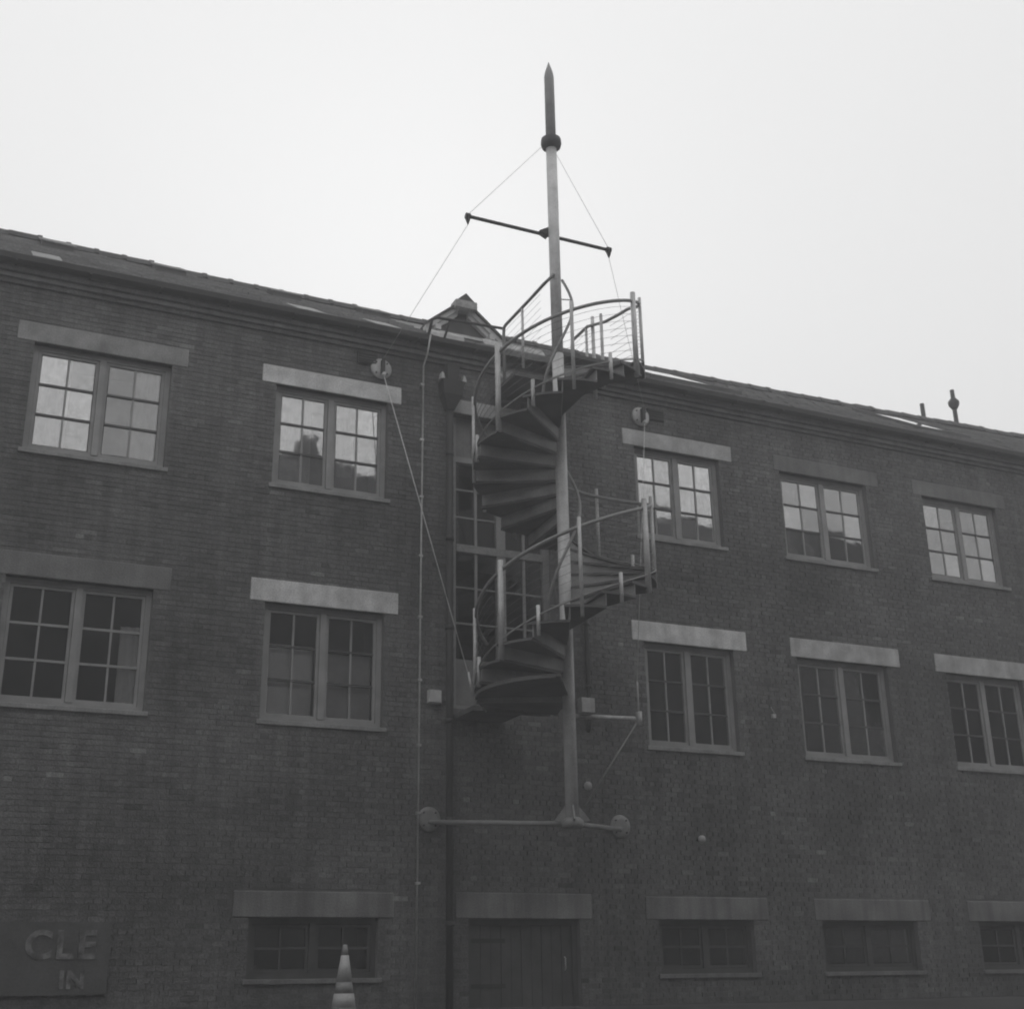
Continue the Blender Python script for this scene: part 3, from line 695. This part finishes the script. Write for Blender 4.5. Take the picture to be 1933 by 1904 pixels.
# ------------------------------------------------------------------ traffic cone by the wall
cx, cy = 5.02, -2.0
cz0 = gz(cy)
cn = thing('traffic_cone', (cx, cy, cz0), 'traffic cone with pale bands standing on the ground before the wall', 'traffic cone')
MB().box(cx-.20, cx+.20, cy-.20, cy+.20, cz0, cz0+.035).build('base', M['cone_body'], cn, bevel=.012)
def cr(h): return .145 - (.145-.022) * h / .74
bd = [(0, .05, 'cone_body', 'cone_wall'), (.05, .20, 'cone_collar', 'reflective_band'), (.20, .33, 'cone_body', 'cone_wall'), (.33, .62, 'cone_collar', 'reflective_band'), (.62, .74, 'cone_body', 'cone_tip')]
for (h0, h1, m_, nm) in bd:
    e = .004 if m_ == 'cone_collar' else 0
    MB().lathe([(cr(h0)+e, h0), (cr(h1)+e, h1)], (cx, cy, cz0+.035), 24).build(nm, M[m_], cn)

# ------------------------------------------------------------------ flues and aerial on the roof
def flue(x, y, z0, ztop, zc, label):
    p = thing('flue_pipe', (x, y, z0), label, 'flue', 'dark flue pipes beyond the ridge at the right')
    MB().tube([(x,y,z0),(x,y,ztop)], .055, 10).build('pipe', M['dark_iron'], p)
    MB().lathe([(.06,-.16),(.13,-.04),(.14,.04),(.06,.14)], (x,y,zc), 12).build('cowl', M['dark_iron'], p)
flue(21.32, 4.3, 13.6, 14.72, 14.22, 'shorter dark flue pipe with a low cowl behind the ridge at the right')
flue(22.36, 4.3, 13.6, 15.28, 14.92, 'taller dark flue pipe with a cowl near its top, rightmost on the ridge')
ae = thing('aerial', (3.1, 5.0, 13.6), 'thin faint aerial above the ridge at the left', 'aerial')
MB().tube([(2.62,5,13.6),(2.58,5,14.62)], .007, 6).build('pole', M['cable'], ae)
for q in range(4): MB().tube([(2.60,4.8,14.35+.08*q),(2.60,5.2,14.35+.08*q)], .004, 4).build('element', M['cable'], ae)
MB().tube([(2.42,5,14.66),(2.66,5,14.40)], .006, 4).build('boom', M['cable'], ae)

# ------------------------------------------------------------------ building across the yard (mirrored in the panes)
ob = thing('opposite_building', (20, -24, 0), 'dark building across the yard, seen only as the reflected roofline in the panes', 'building')
OY = -22.5
ow = MB(); ow.box(-45, 8.5, OY-9, OY, -.3, 16.2); ow.box(8.5, 38, OY-9, OY, -.3, 18.6); ow.box(38, 80, OY-9, OY, -.3, 16.0)
ow.build('wall', M['opposite'], ob)
MB().prism([(OY+.3,18.6),(OY-9,18.6),(OY-4.5,20.3)], 'x', 8.3, 38.2).build('roof', M['slate'], ob)
MB().box(14.3, 15.6, OY-1.2, OY-.2, 18.6, 19.6).build('chimney', M['opposite'], ob); MB().box(11.0, 11.9, OY-1.2, OY-.2, 18.6, 19.5).build('chimney', M['opposite'], ob)
for x in range(-30, 70, 4):
    for z in (3, 7, 11): boxpart('window', x, x+1.6, OY, OY+.04, z, z+2, M['interior'], ob)

# ------------------------------------------------------------------ thin haze added over the yard to lift the blacks, as film fog does
hz = MB().box(-70, 110, -60, 60, -1.4, 21.5).build('added_haze', None); hz['kind'] = 'stuff'
hm = bpy.data.materials.new('added_haze'); hm.use_nodes = True; N = hm.node_tree.nodes; N.remove(N['Principled BSDF'])
pv = N.new('ShaderNodeVolumePrincipled'); pv.inputs['Density'].default_value = .0088; pv.inputs['Color'].default_value = (.95, .95, .97, 1)
hm.node_tree.links.new(pv.outputs[0], N['Material Output'].inputs['Volume']); hz.data.materials.append(hm)
